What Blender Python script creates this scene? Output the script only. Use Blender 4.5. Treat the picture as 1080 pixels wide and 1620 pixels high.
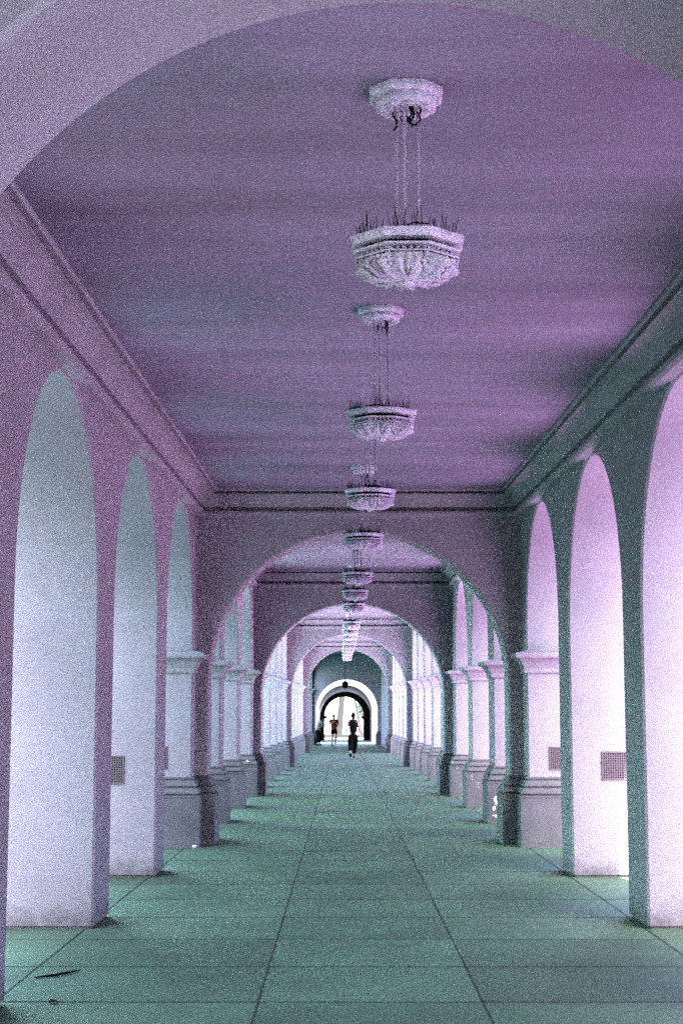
import bpy, math, random
from mathutils import Vector, Matrix
random.seed(7)
R = math.radians
for o in list(bpy.data.objects):
    bpy.data.objects.remove(o)
SC = bpy.context.scene
COL = SC.collection

# ------------------------------------------------------------------ camera, sky, sun, exposure
cam_data = bpy.data.cameras.new('camera')
cam = bpy.data.objects.new('camera', cam_data)
COL.objects.link(cam)
cam_data.sensor_fit = 'VERTICAL'
cam_data.sensor_height = 36.0
cam_data.lens = 54.0
cam_data.clip_start = 0.05
cam_data.clip_end = 3000.0
cam.location = (0, 0, 1.5)
cam.rotation_euler = (R(90) + math.atan(295 / 2430), 0, math.atan(3 / 2430))
SC.camera = cam

SUN_EL, SUN_AZ = 46.0, 9.0        # sun stands behind the camera, a little to its right
world = bpy.data.worlds.new("World")
SC.world = world
world.use_nodes = True
wn = world.node_tree.nodes
wn.clear()
w_out = wn.new('ShaderNodeOutputWorld')
w_bg = wn.new('ShaderNodeBackground')
w_sky = wn.new('ShaderNodeTexSky')
w_sky.sky_type = 'NISHITA'
w_sky.sun_disc = False
w_sky.sun_elevation = R(SUN_EL)
w_sky.sun_rotation = R(180 - SUN_AZ)
w_sky.air_density = 0.75
w_sky.dust_density = 2.2
w_sky.ozone_density = 0.0
w_bg.inputs['Strength'].default_value = 0.15
world.node_tree.links.new(w_sky.outputs[0], w_bg.inputs[0])
world.node_tree.links.new(w_bg.outputs[0], w_out.inputs[0])

sun_data = bpy.data.lights.new('sun', 'SUN')
sun_data.energy = 2.7
sun_data.angle = R(0.53)
sun_data.color = (1.0, 0.95, 0.88)
sun = bpy.data.objects.new('sun', sun_data)
COL.objects.link(sun)
sd = Vector((math.sin(R(SUN_AZ)) * math.cos(R(SUN_EL)), -math.cos(R(SUN_AZ)) * math.cos(R(SUN_EL)), math.sin(R(SUN_EL))))
sun.rotation_euler = sd.to_track_quat('Z', 'Y').to_euler()
sun.location = (20, -60, 60)

SC.view_settings.view_transform = 'Standard'
SC.view_settings.look = 'None'
SC.view_settings.gamma = 1.0
SC.view_settings.use_curve_mapping = False
SC.view_settings.exposure = 4.95
SC.render.engine = 'CYCLES'
SC.cycles.use_denoising = False          # the grain left in the picture stands for the film's
SC.cycles.use_adaptive_sampling = False
SC.cycles.max_bounces = 6
SC.cycles.diffuse_bounces = 3
SC.cycles.sample_clamp_indirect = 4.0

# ------------------------------------------------------------------ helpers
SLOPE = 32 / 2430                 # the walk falls gently away from the camera
def fz(y): return -SLOPE * y
def zs(y): return 0.0125 * min(0.0, y - 18.8)     # the first bay's ceiling rises a little with distance

def mk(name, verts, faces, mat=None, parent=None, smooth=False):
    me = bpy.data.meshes.new(name)
    me.from_pydata([tuple(v) for v in verts], [], faces)
    me.update()
    if smooth:
        me.polygons.foreach_set('use_smooth', [True] * len(me.polygons))
    o = bpy.data.objects.new(name, me)
    COL.objects.link(o)
    if mat: me.materials.append(mat)
    if parent: o.parent = parent
    return o

def inst(src, parent, loc=(0, 0, 0), rot=None, scale=None):
    o = src.copy()
    COL.objects.link(o)
    o.parent = parent
    o.location = loc
    if rot is not None: o.rotation_euler = rot
    if scale is not None: o.scale = scale
    return o

def empty(name, loc=(0, 0, 0), label=None, cat=None, group=None, kind=None, rotz=0):
    o = bpy.data.objects.new(name, None)
    COL.objects.link(o)
    o.location = loc
    o.rotation_euler = (0, 0, rotz)
    o.empty_display_size = 0.2
    tag(o, label, cat, group, kind)
    return o

def tag(o, label=None, cat=None, group=None, kind=None):
    if label: o['label'] = label
    if cat: o['category'] = cat
    if group: o['group'] = group
    if kind: o['kind'] = kind
    return o

class MB:
    def __init__(s): s.v = []; s.f = []
    def add(s, v, f):
        n = len(s.v); s.v += [tuple(p) for p in v]; s.f += [tuple(i + n for i in q) for q in f]
    def box(s, x0, x1, y0, y1, z0, z1):
        s.add([(x0,y0,z0),(x1,y0,z0),(x1,y1,z0),(x0,y1,z0),(x0,y0,z1),(x1,y0,z1),(x1,y1,z1),(x0,y1,z1)],
              [(3,2,1,0),(4,5,6,7),(0,1,5,4),(1,2,6,5),(2,3,7,6),(3,0,4,7)])
    def bevbox(s, x0, x1, y0, y1, z0, z1, c):
        # box with bevelled upright and top edges
        def ring(i, z):
            return [(x0+i+c,y0+i,z),(x1-i-c,y0+i,z),(x1-i,y0+i+c,z),(x1-i,y1-i-c,z),(x1-i-c,y1-i,z),(x0+i+c,y1-i,z),(x0+i,y1-i-c,z),(x0+i,y0+i+c,z)]
        v = ring(0, z0) + ring(0, z1 - c) + ring(c, z1)
        f = [tuple(range(7, -1, -1)), tuple(range(16, 24))]
        for a in (0, 8):
            for i in range(8):
                j = (i + 1) % 8
                f.append((a+i, a+j, a+8+j, a+8+i))
        s.add(v, f)
    def tube(s, pts, rad, n=6, cap=True):
        pts = [Vector(p) for p in pts]
        rs = rad if isinstance(rad, (list, tuple)) else [rad] * len(pts)
        v = []; f = []
        for i, p in enumerate(pts):
            d = (pts[min(i+1, len(pts)-1)] - pts[max(i-1, 0)]).normalized()
            a = d.orthogonal().normalized() if i == 0 else (a - d * a.dot(d)).normalized()
            b = d.cross(a)
            for k in range(n):
                t = 2 * math.pi * k / n
                v.append(p + (a * math.cos(t) + b * math.sin(t)) * rs[i])
        for i in range(len(pts) - 1):
            for k in range(n):
                l = (k + 1) % n
                f.append((i*n+k, i*n+l, (i+1)*n+l, (i+1)*n+k))
        if cap:
            f.append(tuple(range(n-1, -1, -1)))
            f.append(tuple((len(pts)-1)*n + k for k in range(n)))
        s.add(v, f)
    def lathe(s, prof, n, rot=0.0, cap=True):
        # prof: (r, z) from top to bottom
        v = []; f = []
        for r, z in prof:
            for k in range(n):
                t = 2 * math.pi * k / n + rot
                v.append((r * math.cos(t), r * math.sin(t), z))
        for i in range(len(prof) - 1):
            for k in range(n):
                l = (k + 1) % n
                f.append((i*n+k, (i+1)*n+k, (i+1)*n+l, i*n+l))
        if cap:
            f.append(tuple(range(n)))
            f.append(tuple((len(prof)-1)*n + k for k in range(n-1, -1, -1)))
        s.add(v, f)
    def ball(s, c, r, nu=8, nv=5, sc=(1, 1, 1)):
        v = []; f = []
        for i in range(nv + 1):
            ph = math.pi * i / nv
            for k in range(nu):
                t = 2 * math.pi * k / nu
                v.append((c[0] + r*sc[0]*math.sin(ph)*math.cos(t), c[1] + r*sc[1]*math.sin(ph)*math.sin(t), c[2] + r*sc[2]*math.cos(ph)))
        for i in range(nv):
            for k in range(nu):
                l = (k + 1) % nu
                f.append((i*nu+k, (i+1)*nu+k, (i+1)*nu+l, i*nu+l))
        s.add(v, f)
    def build(s, name, mat=None, parent=None, smooth=False):
        return mk(name, s.v, s.f, mat, parent, smooth)

# ------------------------------------------------------------------ materials
def nodes(name):
    m = bpy.data.materials.new(name)
    m.use_nodes = True
    nt = m.node_tree
    return m, nt, nt.nodes['Principled BSDF']

def plaster(name, col, var=0.12, rough=0.85, grain=0.10, bump=0.25, blotch=1.3, dirt=None, dirt_amt=0.0, objrand=0.0, base_grime=0.0, stretch=0.0):
    """painted stucco: slow blotches, fine sandy grain, small relief, thresholded stains"""
    m, nt, bs = nodes(name)
    L = nt.links.new
    tc = nt.nodes.new('ShaderNodeTexCoord')
    geo = nt.nodes.new('ShaderNodeNewGeometry')
    co = geo.outputs['Position']
    if stretch:
        mp = nt.nodes.new('ShaderNodeMapping'); mp.inputs['Scale'].default_value = (stretch, 1.6, 1); L(co, mp.inputs['Vector']); co = mp.outputs[0]
    n1 = nt.nodes.new('ShaderNodeTexNoise'); n1.inputs['Scale'].default_value = blotch; n1.inputs['Detail'].default_value = 6; n1.inputs['Roughness'].default_value = 0.6
    n2 = nt.nodes.new('ShaderNodeTexNoise'); n2.inputs['Scale'].default_value = 140; n2.inputs['Detail'].default_value = 2
    L(co, n1.inputs['Vector']); L(co, n2.inputs['Vector'])
    def mr(src, a, b, f0=0.3, f1=0.7):
        q = nt.nodes.new('ShaderNodeMapRange')
        q.inputs['From Min'].default_value = f0; q.inputs['From Max'].default_value = f1
        q.inputs['To Min'].default_value = a; q.inputs['To Max'].default_value = b
        L(src, q.inputs['Value']); return q.outputs['Result']
    def mul(a, b):
        q = nt.nodes.new('ShaderNodeMath'); q.operation = 'MULTIPLY'
        L(a, q.inputs[0]); L(b, q.inputs[1]); return q.outputs[0]
    val = mul(mr(n1.outputs['Fac'], 1 - var, 1 + var), mr(n2.outputs['Fac'], 1 - grain, 1 + grain))
    if objrand:
        oi = nt.nodes.new('ShaderNodeObjectInfo')
        val = mul(val, mr(oi.outputs['Random'], 1 - objrand, 1 + objrand, 0, 1))
    vm = nt.nodes.new('ShaderNodeVectorMath'); vm.operation = 'SCALE'
    vm.inputs[0].default_value = col
    L(val, vm.inputs['Scale'])
    out = vm.outputs[0]
    if dirt:
        n3 = nt.nodes.new('ShaderNodeTexNoise'); n3.inputs['Scale'].default_value = 2.6; n3.inputs['Detail'].default_value = 9; n3.inputs['Roughness'].default_value = 0.72
        L(co, n3.inputs['Vector'])
        fac = mr(n3.outputs['Fac'], 0, dirt_amt, 0.56, 0.74)
        mx = nt.nodes.new('ShaderNodeMix'); mx.data_type = 'RGBA'
        L(fac, mx.inputs['Factor']); L(out, mx.inputs['A']); mx.inputs['B'].default_value = (*dirt, 1)
        out = mx.outputs['Result']
    if base_grime:
        # splash grime on the lowest hand's breadth of each pier, ragged at its top
        sp = nt.nodes.new('ShaderNodeSeparateXYZ'); L(co, sp.inputs[0])
        ma = nt.nodes.new('ShaderNodeMath'); ma.operation = 'MULTIPLY_ADD'; ma.inputs[1].default_value = SLOPE
        L(sp.outputs['Y'], ma.inputs[0]); L(sp.outputs['Z'], ma.inputs[2])
        n4 = nt.nodes.new('ShaderNodeTexNoise'); n4.inputs['Scale'].default_value = 9; n4.inputs['Detail'].default_value = 8; n4.inputs['Roughness'].default_value = 0.75
        L(co, n4.inputs['Vector'])
        sb = nt.nodes.new('ShaderNodeMath'); sb.operation = 'MULTIPLY_ADD'; sb.inputs[1].default_value = -0.55
        L(n4.outputs['Fac'], sb.inputs[0]); L(ma.outputs[0], sb.inputs[2])
        fac = mr(sb.outputs[0], base_grime, 0.0, -0.27, -0.08)
        mx = nt.nodes.new('ShaderNodeMix'); mx.data_type = 'RGBA'
        L(fac, mx.inputs['Factor']); L(out, mx.inputs['A']); mx.inputs['B'].default_value = (0.045, 0.037, 0.045, 1)
        out = mx.outputs['Result']
    L(out, bs.inputs['Base Color'])
    bs.inputs['Roughness'].default_value = rough
    bs.inputs['Specular IOR Level'].default_value = 0.25
    n5 = nt.nodes.new('ShaderNodeTexNoise'); n5.inputs['Scale'].default_value = 30; n5.inputs['Detail'].default_value = 6
    L(co, n5.inputs['Vector'])
    bp = nt.nodes.new('ShaderNodeBump'); bp.inputs['Strength'].default_value = bump; bp.inputs['Distance'].default_value = 0.01
    L(n5.outputs['Fac'], bp.inputs['Height']); L(bp.outputs[0], bs.inputs['Normal'])
    return m

def flat(name, col, rough=0.6, metal=0.0):
    m, nt, bs = nodes(name)
    n = nt.nodes.new('ShaderNodeTexNoise'); n.inputs['Scale'].default_value = 25; n.inputs['Detail'].default_value = 4
    q = nt.nodes.new('ShaderNodeMapRange'); q.inputs['To Min'].default_value = 0.75; q.inputs['To Max'].default_value = 1.25
    vm = nt.nodes.new('ShaderNodeVectorMath'); vm.operation = 'SCALE'; vm.inputs[0].default_value = col
    nt.links.new(n.outputs['Fac'], q.inputs['Value']); nt.links.new(q.outputs[0], vm.inputs['Scale'])
    nt.links.new(vm.outputs[0], bs.inputs['Base Color'])
    bs.inputs['Roughness'].default_value = rough
    if rough > .85: bs.inputs['Specular IOR Level'].default_value = 0.05
    bs.inputs['Metallic'].default_value = metal
    return m

M_WALL = plaster('lavender_stucco', (0.148, 0.136, 0.168), var=0.14, dirt=(0.098, 0.087, 0.106), dirt_amt=0.65, base_grime=0.75)
M_CEIL = plaster('ceiling_plaster', (0.118, 0.100, 0.152), var=0.26, blotch=0.8, dirt=(0.08, 0.06, 0.095), dirt_amt=0.6, stretch=0.22)
M_PLINTH = plaster('plinth_paint', (0.060, 0.059, 0.070), var=0.18, blotch=3, dirt=(0.038, 0.038, 0.044), dirt_amt=0.6)
M_SLAB = plaster('walk_concrete', (0.034, 0.058, 0.038), var=0.26, rough=0.7, grain=0.22, bump=0.3, blotch=1.1, dirt=(0.020, 0.034, 0.023), dirt_amt=0.7, objrand=0.24)
M_JOINT = plaster('joint_grout', (0.0022, 0.0034, 0.0028), var=0.2)
M_LAMP = plaster('lamp_plaster', (0.33, 0.295, 0.40), var=0.22, blotch=9, grain=0.03, dirt=(0.14, 0.11, 0.16), dirt_amt=0.4, bump=0.3)
M_DARK = flat('dark_iron', (0.0026, 0.0022, 0.0032), 0.88)
M_ROD = flat('grey_rod', (0.20, 0.16, 0.24), 0.6)
M_GRILLE = flat('painted_grille', (0.040, 0.026, 0.042), 0.6)
M_FRIEZE = plaster('shaded_mauve_frieze', (0.055, 0.032, 0.055), var=0.2)
M_WHITE = plaster('white_patch', (0.38, 0.37, 0.40), var=0.1)

# ------------------------------------------------------------------ the setting: plain ground, and unseen tinted ground added for bounce light
XL, XR, TH = -1.80, 2.19, 0.90
XLO, XRO = XL - TH, XR + TH
def sheet(name, x0, x1, y0, y1, dz, mat, kind='structure', n=1):
    o = mk(name, [(x0,y0,fz(y0)+dz),(x1,y0,fz(y0)+dz),(x1,y1,fz(y1)+dz),(x0,y1,fz(y1)+dz)], [(0,1,2,3)], mat)
    o['kind'] = kind
    return o
M_GROUND = plaster('dry_ground', (0.34, 0.33, 0.30), var=0.25, blotch=0.4)
M_TINT_GREEN = plaster('dim_green_tint', (0.03, 0.085, 0.05), var=0.2, blotch=0.5)
M_TINT_ROSE = plaster('dim_rose_tint', (0.085, 0.045, 0.08), var=0.2, blotch=0.5)
M_TINT_LEFT = plaster('left_grey_tint', (0.11, 0.13, 0.14), var=0.1)
M_BOUNCE_RIGHT = plaster('rose_bounce_tint', (0.40, 0.225, 0.41), var=0.1)
M_BOUNCE_ROSE = plaster('pale_rose_bounce', (0.88, 0.58, 0.84), var=0.1, blotch=0.5)
M_BOUNCE_MINT = plaster('pale_mint_bounce', (0.58, 0.82, 0.77), var=0.1, blotch=0.5)
M_BOUNCE_NEAR = plaster('pale_near_bounce', (0.60, 0.66, 0.80), var=0.15, blotch=0.5)
M_TINT_DARK = plaster('added_dark_ground', (0.05, 0.055, 0.055), var=0.3, blotch=1.5)
sheet('ground', -900, 900, -300, 1500, -0.10, M_GROUND)
sheet('bounce_ground_near', 3.0, 60, -60, 2.0, -0.05, M_BOUNCE_NEAR)  # unseen pale ground added to light the nearest cross arch
sheet('added_dark_ground', -60, -2.6, -60, 5, -0.05, M_TINT_DARK)  # dark strip added so little light comes up from the near left
sheet('added_dark_ground', 3.0, 60, 2.0, 5.0, -0.05, M_TINT_DARK)  # unseen dark strip that keeps the near ceiling dim
sheet('outer_ground', -4.0, -2.6, 5, 30, -0.05, M_TINT_LEFT)  # added grey strip, its tone chosen for bounce on the left piers
M_TINT_MINT = plaster('mint_bounce_tint', (0.046, 0.150, 0.125), var=0.08)
sheet('bounce_ground_mint', -9.2, -4.0, 7, 30, -0.05, M_TINT_MINT)  # invented mint surface that tints the light on the left jambs
sheet('tint_ground_green', -60, -9.2, 5, 30, -0.05, M_TINT_GREEN)  # unseen dim green ground, added to limit bounce from the left
sheet('bounce_ground_rose', 3.0, 7.5, 5.0, 30, -0.05, M_BOUNCE_RIGHT)  # invented rose strip that throws pink light through the right arches
sheet('tint_ground_rose', 7.5, 60, 5.0, 30, -0.05, M_TINT_ROSE)  # added dim rose ground beyond the strip, keeping the bounce narrow
sheet('bounce_ground_left', -60, -2.6, 30, 71, -0.05, M_BOUNCE_MINT)  # unseen pale mint ground added to brighten the far bays
sheet('bounce_ground_right', 3.0, 60, 30, 71, -0.05, M_BOUNCE_ROSE)  # rose counterpart on the right, also added for bounce light
M_BOUNCE_FAR = plaster('far_green_bounce', (0.02, 0.16, 0.115), var=0.2, blotch=0.5)
sheet('tint_ground_green', -60, -2.6, 71, 101, -0.05, M_BOUNCE_FAR)  # added green ground that tints the light of the last bay
sheet('added_dark_ground', 3.0, 60, 71, 101, -0.05, M_TINT_DARK)  # unseen dark ground added to keep the last bay dim

# unseen screens added on both sides to hold back low light
M_SCREEN_L = plaster('left_screen_green', (0.030, 0.055, 0.038), var=0.5, blotch=3, bump=1.0)
M_SCREEN_R = plaster('right_screen_mauve', (0.17, 0.085, 0.155), var=0.15)
hb = MB(); hr = random.Random(2)
ny, nz = 60, 12
hv = []
for j in range(nz + 1):
    for i in range(ny + 1):
        y = -14 + 46 * i / ny; z = 5.0 * j / nz
        hv.append((-9.5 + hr.uniform(-.12, .12) - .12*z, y, fz(y) - .2 + z + hr.uniform(-.2, .3)))
nn = ny + 1
hf = [(j*nn+i, j*nn+i+1, (j+1)*nn+i+1, (j+1)*nn+i) for j in range(nz) for i in range(ny)]
hb.add(hv, hf)
hb.add([(x - 1.0, y, z) for (x, y, z) in hv], [q[::-1] for q in hf])
o_ = len(hv)
top_ = nz * nn
hb.f += [(top_ + i, top_ + i + 1, o_ + top_ + i + 1, o_ + top_ + i) for i in range(ny)]
left_light_screen = hb.build('left_light_screen', M_SCREEN_L); left_light_screen['kind'] = 'structure'
bb = MB(); bb.box(15, 24, -14, 32, -1.2, 7.4); bb.box(14.7, 24.3, -14.3, 32.3, 7.4, 7.8)
for k in range(11):
    y = -11.5 + 4*k
    bb.box(14.9, 15.0, y - .8, y + .8, 1.0, 1.1); bb.box(14.9, 15.0, y - .9, y + .9, 3.1, 3.25); bb.box(14.9, 15.0, y - .9, y - .8, 1.1, 3.1); bb.box(14.9, 15.0, y + .8, y + .9, 1.1, 3.1)
M_MINT = plaster('mint_reflector_face', (0.46, 0.92, 0.78), var=0.05)
mbb = MB()
mv = [(-8, 34), (-26, 8), (-34, 13), (-16, 39)]
mbb.add([(x, y, -1.5) for x, y in mv] + [(x, y, 13.0) for x, y in mv], [(0,1,5,4), (1,2,6,5), (2,3,7,6), (3,0,4,7), (4,5,6,7)])
mbb.box(-40, -26, -40, 8, -1.5, 24.0)
mint = mbb.build('mint_reflector', M_MINT); mint['kind'] = 'structure'  # unseen mint blocks added to throw green light through the left arches
right_screen = bb.build('right_light_screen', M_SCREEN_R); right_screen['kind'] = 'structure'  # invented block whose dim face holds down light from the right

# paved walk: every near slab is its own piece
walk = empty('pavement', (0, 0, 0), kind='structure')
cols = [(-2.74, -1.86), (-1.86, -0.455), (-0.455, 0.745), (0.745, 2.175), (2.175, 3.13)]
ROW = 1.182
J0 = 12.02
rows = [J0 + ROW * k for k in range(-6, 17)]
G = 0.007
tilt = -math.atan(SLOPE)
protos = []
for (a, b) in cols:
    mb = MB(); w = (b - a) / 2 - G
    mb.bevbox(-w, w, -ROW/2 + G*2.6, ROW/2 - G*2.6, -0.04, 0, 0.003)
    protos.append(mb)
first = [None] * 5
for y0 in rows[:-1]:
    yc = y0 + ROW / 2
    for i, (a, b) in enumerate(cols):
        loc = ((a + b) / 2, yc, fz(yc) + random.uniform(-0.0006, 0.0008))
        if first[i] is None:
            o = first[i] = protos[i].build('slab', M_SLAB, walk)
            o.location = loc
        else:
            o = inst(first[i], walk, loc)
        o.rotation_euler = (tilt + random.uniform(-.0004, .0004), random.uniform(-.0004, .0004), 0)
far = MB()
def slab_rows(y0, y1):
    y = y0
    while y < y1 - 0.1:
        for (a, b) in cols:
            n = len(far.v)
            far.box(a + G, b - G, y + G*2.6, y + ROW - G*2.6, -0.04, 0)
            far.v[n:] = [(px, py, pz + fz(py)) for (px, py, pz) in far.v[n:]]
        y += ROW
slab_rows(rows[-1], 101.5)
slab_rows(rows[0] - 12 * ROW, rows[0] - 0.1)
fo = far.build('distant_paving', M_SLAB, walk); fo['kind'] = 'stuff'
bed = sheet('joint_bed', -2.75, 3.14, -9, 101.6, -0.0022, M_JOINT); bed.parent = walk
del bed['kind']

# ------------------------------------------------------------------ the arcade
arcade = empty('arcade', (0, 0, 0), 'long lavender stucco arcade with round arches along both sides and a row of lanterns', 'arcade')
CH = 0.018      # softened arris
ZT = 1.98       # top of the pier blocks
ZROOF = 4.5

def pier_mesh(xi, xo, y0, y1, z0, z1):
    s = 1 if xo > xi else -1
    c = CH
    def rg(i): return [(xi+s*i, y0+c+i), (xi+s*(c+i), y0+i), (xo-s*(c+i), y0+i), (xo-s*i, y0+c+i), (xo-s*i, y1-c-i), (xo-s*(c+i), y1-i), (xi+s*(c+i), y1-i), (xi+s*i, y1-c-i)]
    v = [(x, y, z0) for x, y in rg(.022)] + [(x, y, fz(y) + .02) for x, y in rg(.022)] + [(x, y, fz(y) + .022) for x, y in rg(0)] + [(x, y, z1) for x, y in rg(0)]
    f = [(8*j + i, 8*j + (i+1) % 8, 8*j + 8 + (i+1) % 8, 8*j + 8 + i) for j in range(3) for i in range(8)]
    if s < 0: f = [q[::-1] for q in f]
    return v, f

def arch_unit(y0, ya, yb, y1, xi, xo, z0, crown, n=28):
    """wall above the piers between y0..y1 with a round opening ya..yb; xi inner face, xo outer"""
    s = 1 if xo > xi else -1
    r = (yb - ya) / 2; yc = (ya + yb) / 2; zc = crown - r
    path = [(ya, z0, -1, 0)]
    for k in range(n + 1):
        t = math.pi * (1 - k / n)
        path.append((yc + r*math.cos(t), zc + r*math.sin(t), math.cos(t), math.sin(t)))
    path.append((yb, z0, 1, 0))
    v = []; f = []
    def V(x, y, z): v.append((x, y, z)); return len(v) - 1
    def top(y): return ZROOF + 0 * y
    for x, ch, xs in ((xi, CH, xi + s*CH), (xo, CH, xo - s*CH)):
        A = [V(x, y + nx*ch, z + nz*ch) for (y, z, nx, nz) in path]
        B = [V(xs, y, z) for (y, z, nx, nz) in path]
        T = [V(x, v[a][1], top(0)) for a in A]
        l0 = V(x, y0, z0); l1 = V(x, y0, top(0)); r0 = V(x, y1, z0); r1 = V(x, y1, top(0))
        fl = [(l0, A[0], A[1], T[1], l1), (A[-1], r0, r1, T[-2], A[-2])]
        for i in range(1, len(path) - 2):
            fl.append((A[i], A[i+1], T[i+1], T[i]))
        for i in range(len(path) - 1):
            fl.append((A[i], B[i], B[i+1], A[i+1]))
        inner_B = B if x == xi else None
        if inner_B: B0 = B
        else: B1 = B
        f += fl
    for i in range(len(path) - 1):
        f.append((B0[i], B1[i], B1[i+1], B0[i+1]))
    return v, f

PIERS = [(-6.8, -6.05), (-3.2, -2.45), (0.4, 1.15), (4.0, 5.1), (7.68, 8.43), (11.34, 12.09), (15.0, 15.72), (18.5, 19.95), (22.65, 23.4), (26.5, 27.25),
         (30.4, 31.9), (34.3, 35.05), (38.0, 38.75), (41.8, 42.55), (45.5, 46.25), (49.0, 50.45), (53.0, 53.75), (57.0, 57.75), (61.0, 61.75), (65.0, 65.75), (69.1, 70.6), (74.4, 75.15), (78.4, 79.15), (82.4, 83.15), (86.4, 87.15), (89.8, 91.2)]
CROWN = 3.70
def crown_at(y): return CROWN + 0.9 * zs(y)

# vent grille
def grille(w, h):
    mb = MB(); n = 11
    for k in range(n + 1):
        x = -w/2 + w*k/n
        mb.box(x-.0048, x+.0048, -.010, .002, -h/2, h/2)
        z = -h/2 + h*k/n
        mb.box(-w/2, w/2, -.0085, .0, z-.004, z+.004)
    for (a, b, c, d) in ((-w/2-.012, w/2+.012, h/2-.002, h/2+.012), (-w/2-.012, w/2+.012, -h/2-.012, -h/2+.002), (-w/2-.012, -w/2+.002, -h/2, h/2), (w/2-.002, w/2+.012, -h/2, h/2)):
        mb.box(a, b, -.014, -.001, c, d)
    return mb

PL_PROF = [(0.10, 0.0), (0.10, 0.575), (0.106, 0.582), (0.106, 0.602), (0.066, 0.604), (0.066, 0.624), (0.090, 0.626), (0.088, 0.642), (0.070, 0.672), (0.066, 0.688), (0.034, 0.690), (0.034, 0.710), (0.056, 0.712), (0.052, 0.732), (0.030, 0.764), (0.026, 0.776), (0.002, 0.778), (0.002, 0.796), (0.016, 0.798), (0.014, 0.812), (0.0, 0.82)]
IM_PROF = [(0.0, 1.80), (0.025, 1.805), (0.032, 1.825), (0.022, 1.845), (0.022, 1.86), (0.035, 1.885), (0.060, 1.935), (0.095, 1.965), (0.095, 1.975), (0.13, 1.98), (0.14, 2.0), (0.14, 2.035), (0.13, 2.045), (0.0, 2.075)]
def profile_ring(x0, x1, y0, y1, prof, base):
    """moulding round a rectangular pier; prof of (projection, height)"""
    v = []; f = []
    for p, z in prof:
        v += [(x0-p, y0-p, base(y0)+z), (x1+p, y0-p, base(y0)+z), (x1+p, y1+p, base(y1)+z), (x0-p, y1+p, base(y1)+z)]
    for i in range(len(prof) - 1):
        for k in range(4):
            l = (k + 1) % 4
            f.append((i*4+k, i*4+l, i*4+4+l, i*4+4+k))
    f.append((3, 2, 1, 0)); n = len(prof)*4
    f.append((n-4, n-3, n-2, n-1))
    return v, f

lastp = None
pier_objs = {}
for side, xi, xo in (('l', XL, XLO), ('r', XR, XRO)):
    if side == 'r':
        mb = MB(); mb.box(xi, xo, 70.6, 91.2, fz(91) - .2, ZROOF); mb.build('side_wall', M_WALL, arcade)  # closed wall added to cut the light into the last bay
    for k, (a, b) in enumerate(PIERS):
        if side == 'r' and a > 70: continue
        z0 = fz(b) - 0.12
        v, f = pier_mesh(xi, xo, a, b, z0, ZT)
        p = mk('pier', v, f, M_WALL, arcade)
        pier_objs[(side, k)] = p
        if a >= 18:
            x0, x1 = min(xi, xo), max(xi, xo)
            v, f = profile_ring(x0, x1, a, b, [(q, h - 0.05 if h == 0 else h) for q, h in PL_PROF], fz)
            mk('plinth', v, f, M_PLINTH, p)
            v, f = profile_ring(x0, x1, a, b, IM_PROF, lambda y: 0.0)
            mk('impost', v, f, M_WALL, p)
    # arches between neighbouring piers
    for k in range(len(PIERS) - 1):
        (a0, ya), (yb, b1) = PIERS[k], PIERS[k+1]
        if side == 'r' and a0 > 69: continue
        y0 = (a0 + ya) / 2; y1 = (yb + b1) / 2
        if side == 'r' and b1 > 70: y1 = b1
        if k == 0: y0 = a0
        if k == len(PIERS) - 2: y1 = b1
        v, f = arch_unit(y0, ya, yb, y1, xi, xo, ZT, crown_at((ya + yb) / 2))
        mk('arch_wall', v, f, M_WALL, arcade)
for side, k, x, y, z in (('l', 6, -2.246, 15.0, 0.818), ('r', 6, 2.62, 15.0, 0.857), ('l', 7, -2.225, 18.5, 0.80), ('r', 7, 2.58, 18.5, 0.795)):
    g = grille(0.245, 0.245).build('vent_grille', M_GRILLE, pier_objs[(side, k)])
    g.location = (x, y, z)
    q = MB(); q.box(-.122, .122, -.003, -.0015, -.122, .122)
    h = q.build('vent_shade', M_DARK, pier_objs[(side, k)]); h.location = (x, y + 0.0005, z)  # flat dark plate standing in for the shade behind the grille

# cross arches
def cross_arch(yn, yf, cx, r, crown, ztop, x0=XL, x1=XR, zbot=None, n=48, name='cross_arch', parent=None, mat=None):
    zb = zbot if zbot is not None else fz(yf) - 0.1
    v = []; f = []
    zc = crown - r
    path = [(cx - r, zb, -1, 0)]
    for k in range(n + 1):
        t = math.pi * (1 - k / n)
        path.append((cx + r*math.cos(t), zc + r*math.sin(t), math.cos(t), math.sin(t)))
    path.append((cx + r, zb, 1, 0))
    def V(*p): v.append(p); return len(v) - 1
    keep = []
    c = 0.022
    for y, ys in ((yn, yn + c), (yf, yf - c)):
        A = [V(px + nx*c, y, pz + nz*c) for (px, pz, nx, nz) in path]
        B = [V(px, ys, pz) for (px, pz, nx, nz) in path]
        T = [V(v[a][0], y, ztop) for a in A]
        l0 = V(x0, y, zb); l1 = V(x0, y, ztop); r0 = V(x1, y, zb); r1 = V(x1, y, ztop)
        f.append((l0, A[0], A[1], T[1], l1)); f.append((A[-1], r0, r1, T[-2], A[-2]))
        for i in range(1, len(path) - 2): f.append((A[i], A[i+1], T[i+1], T[i]))
        for i in range(len(path) - 1): f.append((A[i], B[i], B[i+1], A[i+1]))
        keep.append(B)
    for i in range(len(path) - 1):
        f.append((keep[0][i], keep[1][i], keep[1][i+1], keep[0][i+1]))
    return mk(name, v, f, mat or M_WALL, parent or arcade)

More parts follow.
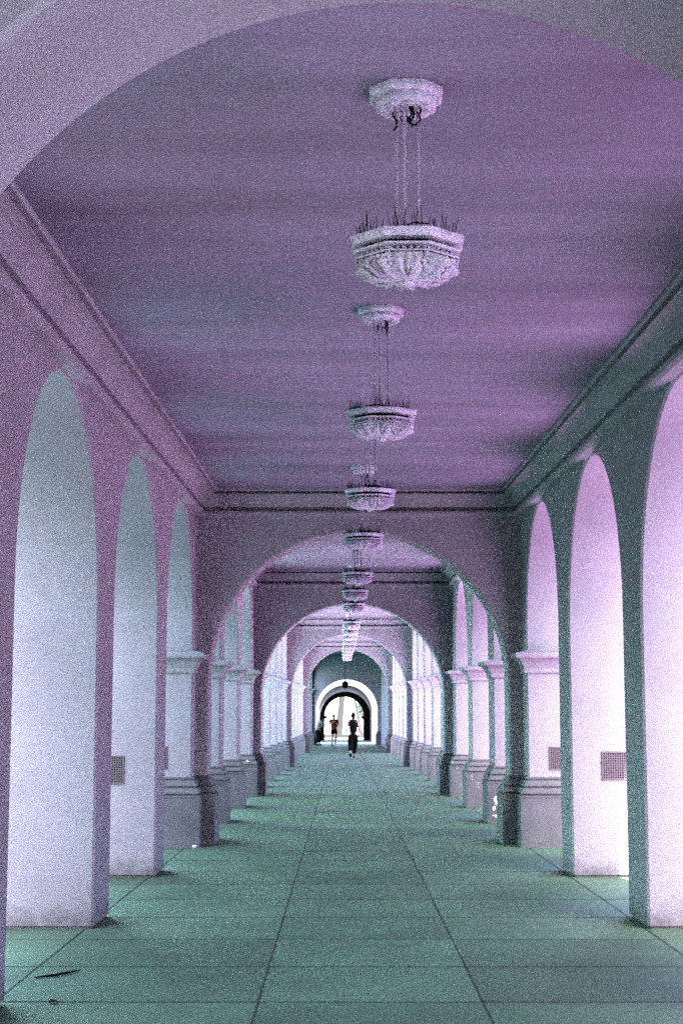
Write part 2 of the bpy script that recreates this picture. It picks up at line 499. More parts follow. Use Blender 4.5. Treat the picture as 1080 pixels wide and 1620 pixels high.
CX = 0.185
DIA = [(4.2, 5.0, 0.20, 1.68, 3.85), (18.97, 19.5, CX, 1.84, 3.56), (31.05, 31.6, CX, 1.83, 3.40), (49.4, 49.95, CX, 1.83, 3.54), (69.6, 70.2, CX, 1.80, 3.68), (90.0, 90.9, CX, 1.80, 2.60)]
for i, (yn, yf, cx, r, cr) in enumerate(DIA):
    ztop = 4.46
    d = cross_arch(yn, yf, cx, r, cr, ztop)
    if i == 0: continue
    # plinths wrapped round the two pilaster feet
    for (x0, x1) in ((XL, cx - r), (cx + r, XR)):
        v, f = profile_ring(x0, x1, yn, yf, [(q, h - 0.05 if h == 0 else h) for q, h in PL_PROF], fz)
        mk('plinth', v, f, M_PLINTH, d)

# ceilings, cornices, roof
CEIL = 4.07
BAYS = [(-6.8, 4.2), (5.0, 18.97), (19.5, 31.05), (31.6, 49.4), (49.95, 69.6), (70.2, 90.0)]
for i, (a, b) in enumerate(BAYS):
    za, zb_ = CEIL + zs(a), CEIL + zs(b)
    mb = MB()
    mb.add([(XL, a, za), (XR, a, za), (XR, b, zb_), (XL, b, zb_), (XL, a, za+.3), (XR, a, za+.3), (XR, b, zb_+.3), (XL, b, zb_+.3)],
           [(3,2,1,0),(4,5,6,7),(0,1,5,4),(1,2,6,5),(2,3,7,6),(3,0,4,7)])
    mb.build('ceiling', M_CEIL, arcade)
CO_PROF = [(0, 3.715), (.012, 3.72), (.060, 3.740), (.082, 3.762), (.088, 3.785), (.080, 3.808), (.055, 3.818), (.010, 3.820), (.004, 3.838), (.010, 3.856), (.080, 3.858), (.088, 3.872), (.095, 3.90), (.115, 3.935), (.150, 3.968), (.195, 3.992), (.222, 4.0), (.222, 4.006), (.150, 4.008), (.150, 4.034), (.245, 4.036), (.252, 4.048), (.252, 4.075)]
for i, (a, b) in enumerate(BAYS):
    if i in (0, 5): continue
    v = []; f = []
    closed = i > 1
    for p, z in CO_PROF:
        an = a + (p if closed else 0.0)
        v += [(XL+p, an, z+zs(an)), (XL+p, b-p, z+zs(b-p)), (XR-p, b-p, z+zs(b-p)), (XR-p, an, z+zs(an))]
    for j in range(len(CO_PROF) - 1):
        for k in range(4 if closed else 3):
            l = (k + 1) % 4
            f.append((j*4+k, j*4+l, j*4+4+l, j*4+4+k))
    mk('cornice', v, f, M_CEIL if False else M_WALL, arcade)
mb = MB(); mb.box(XLO - .15, XRO + .15, -6.9, 91.2, ZROOF + .003, ZROOF + .22)
mb.build('roof_slab', M_WALL, arcade)

# ------------------------------------------------------------------ gatehouse at the far end
gate = empty('gatehouse', (0, 102, fz(102)), 'sunlit far gatehouse with a dark arched passage at the end of the walk', 'gatehouse')
def gpart(o):
    o.matrix_parent_inverse = Matrix.Translation((0, -102, -fz(102))); return o
M_DARKWALL = plaster('shadowed_passage', (0.016, 0.016, 0.018), var=0.2)  # shade of the passage painted in as near-black walls
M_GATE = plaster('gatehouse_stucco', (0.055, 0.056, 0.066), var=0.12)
M_GATE2 = plaster('gatehouse_shaded_order', (0.028, 0.028, 0.035), var=0.15)  # darker copy of the stucco, with the soffit's shade in its colour
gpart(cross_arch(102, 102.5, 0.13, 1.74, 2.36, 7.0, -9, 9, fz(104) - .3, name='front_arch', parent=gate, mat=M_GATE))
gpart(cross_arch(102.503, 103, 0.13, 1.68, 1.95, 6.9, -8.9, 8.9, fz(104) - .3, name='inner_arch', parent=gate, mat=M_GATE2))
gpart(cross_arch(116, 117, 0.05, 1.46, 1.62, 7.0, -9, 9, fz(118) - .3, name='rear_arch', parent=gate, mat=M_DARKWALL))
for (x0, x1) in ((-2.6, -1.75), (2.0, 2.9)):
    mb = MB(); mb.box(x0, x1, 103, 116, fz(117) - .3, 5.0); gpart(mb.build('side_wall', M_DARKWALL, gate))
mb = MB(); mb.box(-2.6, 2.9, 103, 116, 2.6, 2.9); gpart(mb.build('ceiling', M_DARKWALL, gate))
for sx in (-1, 1):
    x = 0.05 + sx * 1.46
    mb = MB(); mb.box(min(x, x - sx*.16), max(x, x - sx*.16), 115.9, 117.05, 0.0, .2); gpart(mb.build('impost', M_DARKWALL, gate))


# ------------------------------------------------------------------ hanging plaster lanterns
OCT = math.pi / 8
def leaf_verts(w, l, lift):
    """acanthus leaf on a grid: u across, t along; returns local (u, t, h)"""
    pts = []; nu, nt = 11, 10
    for j in range(nt):
        t = j / (nt - 1)
        wid = w * (math.sin(math.pi * (0.16 + 0.80 * t)) ** 0.8) * (1 + 0.16 * math.cos(t * 21))
        for i in range(nu):
            u = -1 + 2 * i / (nu - 1)
            h = lift * (0.5 + 0.5 * math.cos(u * 9.4 + t * 2.0 * (1 if u > 0 else -1))) * (1 - 0.4 * abs(u)) * math.sin(math.pi * (0.12 + 0.84 * t)) * (1 + .35 * math.cos(t * 19))
            pts.append((u * wid, t * l, h - (0.004 if abs(u) > .95 else 0)))
    f = [(j*nu+i, j*nu+i+1, (j+1)*nu+i+1, (j+1)*nu+i) for j in range(nt-1) for i in range(nu-1)]
    return pts, f

DOME = [(0.186, -0.135), (0.184, -0.15), (0.174, -0.175), (0.15, -0.202), (0.115, -0.224), (0.07, -0.238), (0.02, -0.245)]
def dome_at(t):
    """t 0..1 from the edge of the dome to its middle: (r, z, outward normal r, z)"""
    s = t * (len(DOME) - 1); i = min(int(s), len(DOME) - 2); a = s - i
    r = DOME[i][0] * (1-a) + DOME[i+1][0] * a; z = DOME[i][1] * (1-a) + DOME[i+1][1] * a
    dr = DOME[i+1][0] - DOME[i][0]; dz = DOME[i+1][1] - DOME[i][1]
    m = math.hypot(dr, dz)
    return r, z, -dz / m, dr / m

def make_lantern(seed):
    rnd = random.Random(seed)
    root = empty('lantern')
    # bowl: local z = 0 at the rim
    k = 1 / math.cos(OCT)
    def oc(pr): return [(r * k, z) for r, z in pr]
    b = MB()
    b.lathe(oc([(0.150, -0.045), (0.200, -0.004), (0.212, 0.0), (0.222, -0.006), (0.222, -0.020), (0.214, -0.024), (0.212, -0.034), (0.208, -0.044), (0.206, -0.052), (0.160, -0.054),
             (0.155, -0.080), (0.196, -0.082), (0.208, -0.086), (0.206, -0.096), (0.198, -0.099), (0.170, -0.100), (0.170, -0.124), (0.200, -0.126), (0.203, -0.130), (0.196, -0.136)]), 8, OCT, cap=False)
    bowl = b.build('bowl', M_LAMP, root)
    gp = MB(); gp.lathe(oc([(0.166, -0.0535), (0.166, -0.0825)]), 8, OCT, cap=False); gp.build('groove_shade', M_DARK, bowl)  # dark lining that paints the shade inside the groove
    d = MB(); d.lathe([(r * (1.02 if i < 2 else 1), z) for i, (r, z) in enumerate(DOME)], 24, 0)
    d.lathe([(0.024, -0.236), (0.034, -0.248), (0.028, -0.262), (0.010, -0.27)], 10)
    dome = d.build('dome', M_LAMP, bowl, smooth=True)
    lf = MB()
    for q in range(8):
        th = q * math.pi / 4
        pts, f = leaf_verts(0.062, 1.0, 0.034)
        v = []
        for (u, t, h) in pts:
            tt = 0.06 + 0.80 * t
            r, z, nr, nz = dome_at(tt)
            x = (r + nr * h); zz = z + nz * h
            wr = u * (0.35 + 0.65 * r / 0.186)
            v.append((x * math.cos(th) - wr * math.sin(th), x * math.sin(th) + wr * math.cos(th), zz))
        lf.add(v, f)
        th2 = th + math.pi / 8
        for t, s in ((0.10, 0.017), (0.26, 0.013), (0.42, 0.010)):
            r, z, nr, nz = dome_at(t)
            lf.ball(((r + nr*.006) * math.cos(th2), (r + nr*.004) * math.sin(th2), z + nz*.004), s, 6, 4)
    for i in range(24):
        th = rnd.uniform(0, 6.283); r, z, nr, nz = dome_at(rnd.uniform(.05, .7)); q = rnd.uniform(.006, .013)
        lf.ball(((r + nr*.005) * math.cos(th), (r + nr*.005) * math.sin(th), z + nz*.005), q, 6, 4, (1.2, 1.2, 1))
    lf.build('acanthus_relief', M_LAMP, bowl, smooth=True)
    # frieze of knobs along the eight faces
    fr = MB()
    for q in range(8):
        th = q * math.pi / 4
        for i in range(6):
            u = (-0.5 + (i + 0.5) / 6) * 0.156
            x = 0.178
            fr.ball((x*math.cos(th) - u*math.sin(th), x*math.sin(th) + u*math.cos(th), -0.109 + rnd.uniform(-.002, .002)), 0.0095 + rnd.uniform(-.001, .001), 6, 4, (1, 1, 1.1))
    fg = MB(); fg.lathe(oc([(0.1735, -0.1005), (0.1735, -0.1225)]), 8, OCT, cap=False); fg.build('frieze_ground', M_FRIEZE, bowl)  # mauve ground, also darkened for the recess shade behind the knobs
    fr.build('frieze', M_LAMP, bowl, smooth=True)
    # bird spikes and a scrap of nest inside the rim
    sp = MB()
    for i in range(86):
        th = rnd.uniform(0, 2*math.pi); r = rnd.choice((0.175, 0.19, 0.16)) + rnd.uniform(-.02, .01)
        x, y = r*math.cos(th), r*math.sin(th)
        l = rnd.uniform(0.05, 0.105); lx = rnd.uniform(-.022, .022); ly = rnd.uniform(-.022, .022)
        sp.tube([(x, y, -0.02), (x + lx, y + ly, l - 0.01)], [0.0022, 0.0012], 3)
    sp.build('bird_spikes', M_DARK, root)['kind'] = 'stuff'
    ne = MB()
    for i in range(40):
        th = rnd.uniform(0, 6.28); r = abs(rnd.gauss(0, .06)); a2 = rnd.uniform(0, 6.28); l = rnd.uniform(.05, .1)
        z = 0.012 + rnd.uniform(-.02, .03) * (1 - r/.2)
        ne.tube([(r*math.cos(th) - l*math.cos(a2), r*math.sin(th) - l*math.sin(a2), z), (r*math.cos(th), r*math.sin(th), z + .01), (r*math.cos(th) + l*math.cos(a2), r*math.sin(th) + l*math.sin(a2), z - .005)], 0.0035, 3)
    ne.lathe([(0.13, -0.03), (0.10, 0.006), (0.05, 0.018), (0.01, 0.02)], 12)
    nest = ne.build('nest', M_DARK, root); nest['kind'] = 'stuff'
    # three rods
    rods = []
    for q in range(3):
        th = 2*math.pi*q/3 + 0.35
        rd = MB(); x, y = 0.05*math.cos(th), 0.05*math.sin(th)
        rd.tube([(x, y, -0.04), (x, y, 0.62)], 0.0072, 6)
        rods.append(rd.build('rod', M_ROD, root))
    # rosette: local z = 0 at the ceiling
    ro = MB()
    ro.lathe(oc([(0.139, 0.0), (0.145, -0.004), (0.145, -0.030), (0.138, -0.042), (0.130, -0.048), (0.116, -0.050), (0.116, -0.056), (0.121, -0.060), (0.121, -0.078), (0.112, -0.092), (0.098, -0.100), (0.085, -0.104), (0.045, -0.094), (0.02, -0.08)]), 8, OCT)
    ros = ro.build('rosette', M_LAMP, root)
    rl = MB()
    for q in range(8):
        th = q * math.pi / 4
        pts, f = leaf_verts(0.032, 0.062, 0.014)
        rl.add([((0.104 - t)*math.cos(th) - u*math.sin(th), (0.104 - t)*math.sin(th) + u*math.cos(th), -0.100 - h + t*0.06) for (u, t, h) in pts], [x[::-1] for x in f])
    rel = rl.build('rosette_relief', M_LAMP, ros, smooth=True)
    cb = MB()
    for i in range(9):
        th = rnd.uniform(0, 6.28); r = rnd.uniform(.02, .07); x, y = r*math.cos(th), r*math.sin(th); z = -0.085
        pts = []
        for j in range(5):
            pts.append((x + rnd.uniform(-.012, .012), y + rnd.uniform(-.012, .012), z)); z -= rnd.uniform(.012, .036)
        cb.tube(pts, 0.0042, 4)
    wires = cb.build('loose_wire', M_DARK, ros); wires['kind'] = 'stuff'
    return root, rods, ros

LAMP_Y = [5.90, 9.55, 13.2, 16.8, 22.0, 25.6, 29.2, 36.2, 39.9, 43.5, 47.0, 51.3, 54.9, 59.0, 63.0, 67.0]
LAMP_X = [0.25, 0.238, 0.232, 0.225, 0.205, 0.195, 0.19, 0.187, 0.185, 0.18, 0.18, 0.175, 0.165, 0.16, 0.16, 0.16]
LAMP_L = ['nearest hanging plaster lantern, the largest in the picture, spiked rim and carved dome',
 'second plaster lantern from the front, under the second rosette', 'third plaster lantern, hanging just above the moulding on the first cross arch',
 'fourth plaster lantern, hanging in front of the crown of the first cross arch', 'first plaster lantern seen inside the first cross arch, uppermost of that stack',
 'second plaster lantern inside the first cross arch, level with the far cornice line', 'third plaster lantern inside the first cross arch, touching the crown of the second arch',
 'plaster lantern against the bright pink ceiling, highest inside the second arch', 'plaster lantern half hidden under the one against the bright pink ceiling',
 'dim plaster lantern in the middle of the pink far bay, overlapped by nearer ones', 'small plaster lantern at the end of the pink far bay, before the third arch',
 'small plaster lantern just beyond the third cross arch', 'lowest pale lantern of the row, against the dark green end wall', 'tiny far lantern hidden behind the lowest pale one',
 'tiny far lantern, second behind the lowest pale one', 'farthest plaster lantern of the row, before the last dark bay']
base_lamps = [make_lantern(s) for s in (3, 11)]
for i, y in enumerate(LAMP_Y):
    src, rods, ros = base_lamps[i % 2]
    if i < 2: root = src
    else:
        root = src.copy(); COL.objects.link(root)
        for ch in list(src.children):
            c = ch.copy(); COL.objects.link(c); c.parent = root
            for g in list(ch.children):
                e = g.copy(); COL.objects.link(e); e.parent = c
    root['label'] = LAMP_L[i]; root['category'] = 'lantern'; root['group'] = 'plaster lanterns hung along the arcade ceiling'
    rim = 3.292
    root.location = (LAMP_X[i], y, rim)
    root.rotation_euler = (0, 0, R(-1.5 + 3 * ((i * 37) % 10) / 10))
    drop = CEIL + zs(y) - rim
    for ch in root.children:
        nm = ch.name.split('.')[0]
        if nm == 'rosette': ch.location = (0, 0, drop); ch.scale = (1, 1, .78)
        if nm == 'bowl': ch.scale = (1, 1, .68)
        if nm == 'rod': ch.scale = (1, 1, (drop - 0.06) / 0.62)

# iron lantern in the last dark bay
il = empty('iron_lantern', (0.10, 89.3, 2.18), 'small dark iron lantern silhouetted in the last arch before the bright gap', 'lantern')
mb = MB(); mb.tube([(0, 0, 0.3), (0, 0, 1.95)], 0.012, 6); mb.build('chain', M_DARK, il)
mb = MB(); mb.lathe([(0.02, 0.36), (0.07, 0.30), (0.16, 0.24), (0.22, 0.16), (0.20, 0.13)], 8); mb.build('hood', M_DARK, il)
mb = MB(); mb.lathe([(0.17, 0.13), (0.18, 0.02), (0.12, -0.08), (0.03, -0.12)], 8); mb.build('body', M_DARK, il)

# ------------------------------------------------------------------ far garden beyond the gatehouse
M_BARK = plaster('palm_bark', (0.0065, 0.006, 0.006), var=0.3, blotch=4)
M_DBARK = plaster('dark_bark', (0.004, 0.004, 0.004), var=0.3, blotch=4)
M_LEAF = flat('leaf', (0.014, 0.026, 0.014), 0.5)
M_KERB = plaster('dark_kerb', (0.008, 0.008, 0.008), var=0.2)
kb = MB(); kb.box(-6, 6, 128.0, 128.5, fz(128) - .2, fz(128) + .24)
tag(kb.build('garden_kerb', M_KERB), 'low dark kerb across the garden beyond the gatehouse', 'kerb')
M_TERR = plaster('pale_gravel', (0.62, 0.60, 0.56), var=0.1, blotch=0.6)
sheet('outer_ground', -40, 40, 117.2, 320, -0.05, M_TERR)

def palm(x, y, lean, h, rad, label, mat, seed, nf=22):
    rnd = random.Random(seed)
    z0 = fz(y) - .15
    root = empty('palm_tree', (x, y, z0), label, 'palm')
    pts = [(lean * t * h + 0.1*math.sin(t*2)*lean*h, 0, t * h) for t in [i / 24 for i in range(25)]]
    rr = [rad * (1.25 - 0.35*min(1, i/6)) * (1 + 0.05*(i % 2)) for i in range(25)]
    mb = MB(); mb.tube(pts, rr, 12); mb.build('trunk', mat, root)
    top = Vector(pts[-1])
    cr = MB()
    for k in range(nf):
        az = k * 2.399; el = R(65 - 95 * k / nf); L = rnd.uniform(2.2, 3.0)
        p = top.copy(); d = Vector((math.cos(az)*math.cos(el), math.sin(az)*math.cos(el), math.sin(el)))
        sp = [p.copy()]
        for s in range(10):
            p = p + d * L / 10; d = (d + Vector((0, 0, -0.11))).normalized(); sp.append(p.copy())
        cr.tube(sp, [0.03 * (1 - i/12) for i in range(11)], 3)
        for s in range(1, 11):
            side = (sp[s] - sp[s-1]).cross(Vector((0, 0, 1))).normalized(); fwd = (sp[s] - sp[s-1]).normalized()
            for sg in (-1, 1):
                for o_ in (0, .5):
                    q = sp[s-1].lerp(sp[s], o_); l = 0.55 * math.sin(math.pi * (0.15 + 0.8 * s / 11))
                    tip = q + side*sg*l + fwd*l*.6 - Vector((0, 0, .22*l))
                    cr.add([q - fwd*.025, q + fwd*.025, tip], [(0, 1, 2)])
    cr.build('crown', M_LEAF, root)
    return root
palm(-0.42, 127, 0.075, 11, 0.27, 'thick leaning palm trunk standing in the light beyond the far gatehouse', M_BARK, 1)
palm(1.62, 134, -0.16, 9, 0.10, 'thin dark trunk slanting across the right of the far opening', M_DBARK, 2, 14)
def shrub(x, y, h, w, label, seed):
    rnd = random.Random(seed); root = empty('garden_tree', (x, y, fz(y) - .1), label, 'tree')
    mb = MB(); mb.tube([(0,0,0), (.05,0,h*.3), (0,.05,h*.62)], [.09,.07,.04], 7)
    for k in range(5):
        a = k*1.3; mb.tube([(0,.02,h*.45), (w*.4*math.cos(a), w*.4*math.sin(a), h*(.62+.07*k))], [.04,.015], 5)
    mb.build('trunk', M_DBARK, root)
    cr = MB()
    for k in range(2600):
        c = Vector((rnd.gauss(0,.42), rnd.gauss(0,.42), rnd.gauss(0,.40)))
        c = Vector((c.x*w, c.y*w, h*.78 + c.z*h*.32))
        if rnd.random() < .5: c.x += .25*w*math.sin(c.z*3)
        a = rnd.uniform(0,6.28); e = rnd.uniform(-.9,.9); s = rnd.uniform(.05,.10)
        d = Vector((math.cos(a)*math.cos(e), math.sin(a)*math.cos(e), math.sin(e))); o = d.orthogonal()*.45
        cr.add([c-d*s, c+o*s, c+d*s, c-o*s], [(0,1,2,3)])
    cr.build('crown', M_LEAF, root)
shrub(1.75, 137, 3.4, 0.7, 'small dark green tree at the right edge of the far opening', 5)

# ------------------------------------------------------------------ people
def skin(name, pts, edges, mat, parent, sub=2):
    """pts: list of (x,y,z,radius); grows one continuous surface over the joints"""
    me = bpy.data.meshes.new(name)
    me.from_pydata([p[:3] for p in pts], edges, [])
    o = bpy.data.objects.new(name, me); COL.objects.link(o)
    m = o.modifiers.new('skin', 'SKIN'); m.use_smooth_shade = True
    for i, sv in enumerate(me.skin_vertices[0].data):
        r = pts[i][3]
        q = 1.17
        sv.radius = (r[0]*q, r[1]*q) if isinstance(r, tuple) else (r*q, r*q)
        sv.use_root = (i == 0)
    s = o.modifiers.new('sub', 'SUBSURF'); s.levels = sub; s.render_levels = sub
    dg = bpy.context.evaluated_depsgraph_get()
    me2 = bpy.data.meshes.new_from_object(o.evaluated_get(dg))
    o.modifiers.clear(); o.data = me2; bpy.data.meshes.remove(me)
    me2.name = name
    me2.materials.clear(); me2.materials.append(mat)
    o.parent = parent
    return o

def chain(P, E, start, pts):
    prev = start
    for p in pts:
        P.append(p); E.append((prev, len(P)-1)); prev = len(P)-1
    return prev

def hand_into(P, E, wrist, palm_dir, side, curl):
    """five unequal fingers rooted in the palm"""
    w = Vector(P[wrist][:3]); d = Vector(palm_dir).normalized(); s = Vector(side).normalized(); c = Vector(curl).normalized()
    P.append((*(w + d*.045), .022)); E.append((wrist, len(P)-1)); palm = len(P)-1
    for k, (off, l) in enumerate(((-.027, .068), (-.009, .080), (.009, .074), (.027, .058))):
        b = w + d*.085 + s*off
        chain(P, E, palm, [(*b, .009), (*(b + d*l*.45 + c*.008), .008), (*(b + d*l*.85 + c*.03), .007)])
    t = w + d*.04 - s*.035
    chain(P, E, palm, [(*t, .010), (*(t + d*.04 - s*.012 + c*.012), .008)])

def person(label, loc, rotz, J, mats, hair_style, skirtless=True):
    """J: joint positions; local frame looks along +y; mats: skin, top, legs, hair, shoe"""
    root = empty('person', loc, label, 'person', rotz=rotz)
    P, E = [], []
    pel = Vector(J['pelvis']); che = Vector(J['chest']); nk = Vector(J['neck']); hd = Vector(J['head'])
    P.append((*pel, (.135, .10)))
    i = chain(P, E, 0, [(*pel.lerp(che, .5), (.115, .085)), (*che, (.145, .10)), (*nk, .055)])
    P.append((*che.lerp(nk, .62), .075)); E.append((i - 1, len(P) - 1)); chest = len(P) - 1
    f = Vector(J.get('face', (0, 1, 0))).normalized()
    i = chain(P, E, i, [(*(nk.lerp(hd, .45) + f*.005), .052), (*hd, (.078, .092)), (*(hd + Vector((0, -.005, .075))), (.062, .075))])
    for s in ('L', 'R'):
        sh, el, wr = Vector(J['sh'+s]), Vector(J['el'+s]), Vector(J['wr'+s])
        k = chain(P, E, chest, [(*sh, .055), (*sh.lerp(el, .5), .046), (*el, .039), (*el.lerp(wr, .4), .037), (*wr, .026)])
        hand_into(P, E, k, wr - el, (0.2, 1, 0), (1 if s == 'L' else -1, 0, -.2))
        hp, kn, an, to = Vector(J['hp'+s]), Vector(J['kn'+s]), Vector(J['an'+s]), Vector(J['to'+s])
        chain(P, E, 0, [(*hp, .092), (*hp.lerp(kn, .5), .078), (*kn, .056), (*kn.lerp(an, .35), .058), (*an, .038), (*to, .035)])
    skin('body', P, E, mats['skin'], root, 1)
    # face: nose, eyes, mouth, ears
    side = f.cross(Vector((0, 0, 1)))
    fb = MB()
    fb.ball(hd + f*.093 + Vector((0, 0, -.015)), .014, 6, 4, (1, 1, 1.5))
    for sg in (-1, 1): fb.ball(hd + side*sg*.082 + Vector((0, 0, -.005)), .022, 6, 4, (.5, .8, 1.3))
    fb.build('nose_and_ears', mats['skin'], root, True)
    eb = MB()
    for sg in (-1, 1): eb.ball(hd + f*.082 + side*sg*.032 + Vector((0, 0, .012)), .010, 6, 4)
    eb.ball(hd + f*.082 + Vector((0, 0, -.055)), .018, 6, 4, (1.1, 1.0, .35))
    eb.build('eyes_and_mouth', M_DARK, root, True)
    # hair
    hb = MB()
    hb.ball(hd - f*.012 + Vector((0, 0, .035)), .103, 12, 8, (.86, .98, .98))
    if hair_style == 'bun':
        hb.ball(hd - f*.06 + Vector((0, 0, .125)), .05, 8, 6); hb.ball(hd - f*.05 + Vector((0, 0, -.06)), .065, 8, 6, (.9, .7, 1.3))
    if hair_style == 'long':
        hb.ball(hd - f*.06 + Vector((0, 0, -.08)), .085, 10, 6, (.95, .6, 1.9))
    hb.build('hair', mats['hair'], root, True)
    # clothes
    g = 1.0
    T, TE = [], []
    T.append((*pel.lerp(che, -.30), (.160, .132)))
    j = chain(T, TE, 0, [(*pel.lerp(che, .5), (.152, .12)), (*che, (.168, .122)), (*che.lerp(nk, .55), (.09, .075))])
    for s in ('L', 'R'):
        sh, el = Vector(J['sh'+s]), Vector(J['el'+s])
        if J.get('sleeve', 0) > .3: chain(T, TE, j, [(*sh, .066), (*sh.lerp(el, J['sleeve']), .060)])
        else: chain(T, TE, j, [(*che.lerp(nk, .45).lerp(sh, .80), .066)])
    skin('shirt', T, TE, mats['top'], root, 2)
    Q, QE = [], []
    Q.append((*(pel + Vector((0, 0, .08))), (.158, .128)))
    Q.append((*(pel + Vector((0, 0, -.03))), (.165, .135))); QE.append((0, 1))
    for s in ('L', 'R'):
        hp, kn, an = Vector(J['hp'+s]), Vector(J['kn'+s]), Vector(J['an'+s])
        w = J.get('baggy', 1.0)
        if J.get('shorts'):
            chain(Q, QE, 1, [(*hp, .108), (*hp.lerp(kn, .45), .105), (*hp.lerp(kn, .62), .102)])
        else:
            chain(Q, QE, 1, [(*hp, .108*w), (*hp.lerp(kn, .5), .100*w), (*kn, .078*w), (*kn.lerp(an, .5), .066*w), (*kn.lerp(an, .86), .056*w)])
    skin('shorts' if J.get('shorts') else 'trousers', Q, QE, mats['legs'], root, 2)
    for s in ('L', 'R'):
        an, to = Vector(J['an'+s]), Vector(J['to'+s])
        d = (to - an)
        skin('shoe', [(*(an - d*.25 + Vector((0, 0, -.02))), .040), (*an.lerp(to, .45), .046), (*(to + d*.12), .036)], [(0, 1), (1, 2)], mats['shoe'], root, 2)
    return root

M_SKIN = flat('skin', (0.17, 0.10, 0.08), 0.55)
M_SKIN2 = flat('skin_tanned', (0.22, 0.12, 0.08), 0.55)
M_BLACK = flat('black_cloth', (0.0015, 0.0015, 0.002), 0.95)
M_RED = flat('red_shirt', (0.09, 0.013, 0.009), 0.9)
M_GREYC = flat('pale_grey_cloth', (0.2, 0.21, 0.21), 0.9)
M_HAIR = flat('dark_hair', (0.002, 0.0016, 0.0015), 0.9)
M_SHOE = flat('dark_shoe', (0.003, 0.003, 0.003), 0.9)

Yw = 59.6
walker = dict(pelvis=(.02,0,.95), chest=(.0,.03,1.30), neck=(.0,.03,1.48), head=(.01,.05,1.60), face=(0,1,0), sleeve=.12, baggy=1.12,
    shL=(-.165,.02,1.42), elL=(-.215,-.06,1.18), wrL=(-.245,.0,.98), shR=(.165,.04,1.42), elR=(.215,.10,1.17), wrR=(.235,.17,.95),
    hpL=(-.085,0,.88), knL=(-.10,-.06,.50), anL=(-.10,-.36,.22), toL=(-.10,-.30,.08), hpR=(.10,.0,.88), knR=(.07,.14,.48), anR=(.03,.16,.085), toR=(.03,.29,.035))
person('woman walking away down the middle in dark vest and trousers, arms bare', (.37, Yw, fz(Yw)), 0, walker,
       dict(skin=M_SKIN, top=M_BLACK, legs=M_BLACK, hair=M_HAIR, shoe=M_SHOE), 'bun')
Yj = 85.5
jogger = dict(pelvis=(0,0,.96), chest=(.0,.06,1.32), neck=(0,.09,1.49), head=(0,.12,1.62), face=(0,1,0), sleeve=.55, shorts=True,
    shL=(-.18,.05,1.43), elL=(-.24,-.16,1.22), wrL=(-.18,.06,1.12), shR=(.18,.07,1.43), elR=(.25,-.05,1.20), wrR=(.15,.20,1.25),
    hpL=(-.09,0,.90), knL=(-.10,.14,.52), anL=(-.09,-.16,.28), toL=(-.09,-.14,.14), hpR=(.09,0,.90), knR=(.09,.10,.50), anR=(.09,.04,.09), toR=(.09,.18,.035))
j = person('jogger in a red shirt and dark shorts running towards the camera', (-.53, Yj, fz(Yj)), math.pi, jogger,
       dict(skin=M_SKIN2, top=M_RED, legs=M_BLACK, hair=M_HAIR, shoe=M_SHOE), 'short')
mb = MB(); mb.box(-.085, .085, .168, .186, 1.34, 1.375); mb.box(-.05, .05, .166, .184, 1.285, 1.305)
pr = mb.build('chest_print', flat('yellow_print', (.2, .13, .05), .8), j)
Yt = 87.5
third = dict(pelvis=(0,0,.92), chest=(.0,.10,1.24), neck=(0,.16,1.40), head=(0,.22,1.52), face=(0,.95,-.3), sleeve=.5,
    shL=(-.17,.10,1.34), elL=(-.22,.12,1.08), wrL=(-.10,.34,1.10), shR=(.17,.10,1.34), elR=(.22,.14,1.08), wrR=(.08,.36,1.10),
    hpL=(-.09,0,.86), knL=(-.10,.05,.48), anL=(-.11,-.02,.09), toL=(-.12,.12,.035), hpR=(.09,0,.86), knR=(.11,.03,.48), anR=(.13,.0,.09), toR=(.15,.14,.035))
person('person in a pale grey top and black trousers standing by the far left pillar', (-1.42, Yt, fz(Yt)), R(-60), third,
       dict(skin=M_SKIN2, top=M_GREYC, legs=M_BLACK, hair=M_HAIR, shoe=M_SHOE), 'long')

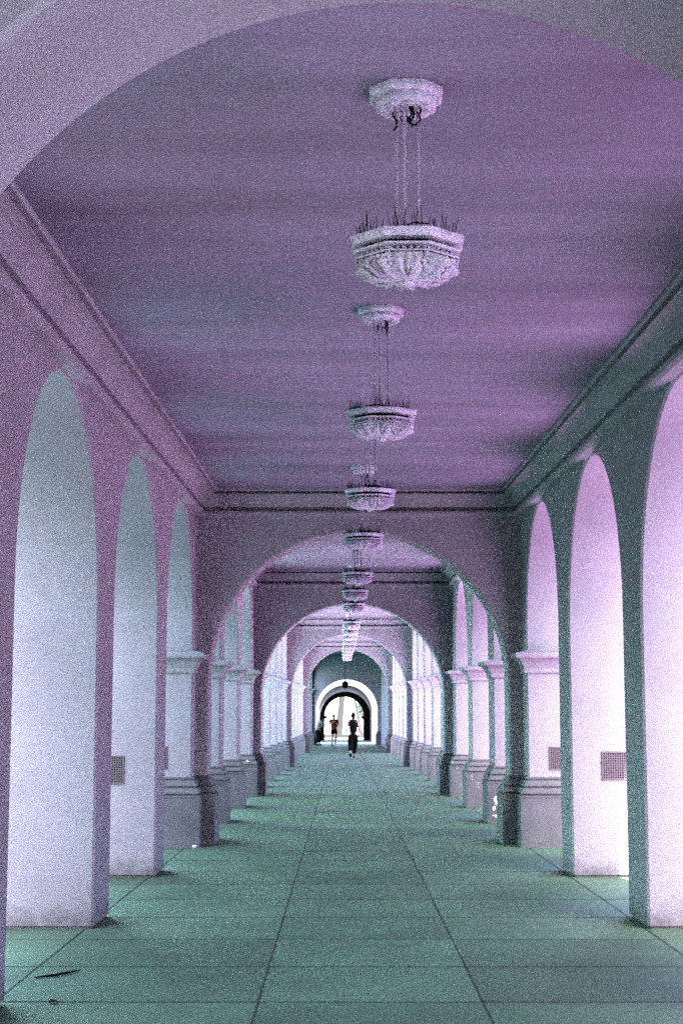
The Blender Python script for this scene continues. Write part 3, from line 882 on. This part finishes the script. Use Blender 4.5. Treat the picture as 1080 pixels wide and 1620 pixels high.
# ------------------------------------------------------------------ small things on the floor and walls
rnd = random.Random(5)
def twig(pts, rad, label):
    mb = MB(); mb.tube(pts, rad, 5); return tag(mb.build('twig', M_DARK), label, 'twig')
yy = 9.45
def fl(x, y, h=0.006): return (x, y, fz(y) + h)
twig([fl(-1.80, 9.22), fl(-1.70, 9.26, .012), fl(-1.63, 9.36, .012), fl(-1.58, 9.50)], [.004, .009, .008, .003], 'dry curved twig lying on the paving near the left front pier')
mb = MB(); mb.add([fl(-1.57, 8.42), fl(-1.54, 8.40, .016), fl(-1.51, 8.43), fl(-1.54, 8.47, .012), fl(-1.56, 8.45, .02)], [(0,1,4), (1,2,4), (2,3,4), (3,0,4), (0,3,2,1)])
tag(mb.build('dead_leaf', M_DARK), 'dark dead leaf lying on the front left slab', 'leaf')
mb = MB(); mb.ball((0,0,0), .045, 8, 5, (1.1, .8, .8)); o = mb.build('crumpled_paper', M_WHITE); o.scale = (.6, .6, .6); o.location = (-1.74, 18.30, fz(18.30) + .02)
tag(o, 'small crumpled white paper beside the left plinth of the first cross arch', 'paper')

# flaked white paint on plinths
def blotch_mesh(parent, x, y, z, w, h, seed):
    r_ = random.Random(seed); mb = MB()
    for k in range(4):
        cx_, cz_ = x + r_.uniform(-.5, .5)*w, z + r_.uniform(-.5, .5)*h; n = 9
        rr = r_.uniform(.18, .38)*min(w, h)*1.3
        ring = [(cx_ + rr*r_.uniform(.6, 1.2)*math.cos(2*math.pi*i/n), y - .0015 - .0004*k, cz_ + rr*r_.uniform(.6, 1.2)*math.sin(2*math.pi*i/n)) for i in range(n)]
        mb.add(ring + [(cx_, y - .004 - .0004*k, cz_)], [(i, (i+1) % n, n) for i in range(n)])
    return mb.build('flaked_paint', M_WHITE, parent)
def plinth_of(side, k): return [c for c in pier_objs[(side, k)].children if c.name.startswith('plinth')][0]
blotch_mesh(plinth_of('r', 8), 2.20, 22.55, 0.0, .10, .20, 4)
blotch_mesh(plinth_of('r', 8), 2.16, 22.55, -.17, .10, .05, 9)
M_FLAKE = plaster('faded_flake', (0.34, 0.32, 0.36), var=0.2)
for k in range(7):
    o = blotch_mesh(plinth_of('r', 9 if k % 2 else 10), 2.12 + .05*k, 26.40 if k % 2 else 30.30, .25 - .07*k, .02, .10, 20 + k)
    o.data.materials[0] = M_FLAKE
o = blotch_mesh(plinth_of('l', 10), -1.86, 30.30, .30, .05, .05, 31); o.data.materials[0] = M_FLAKE
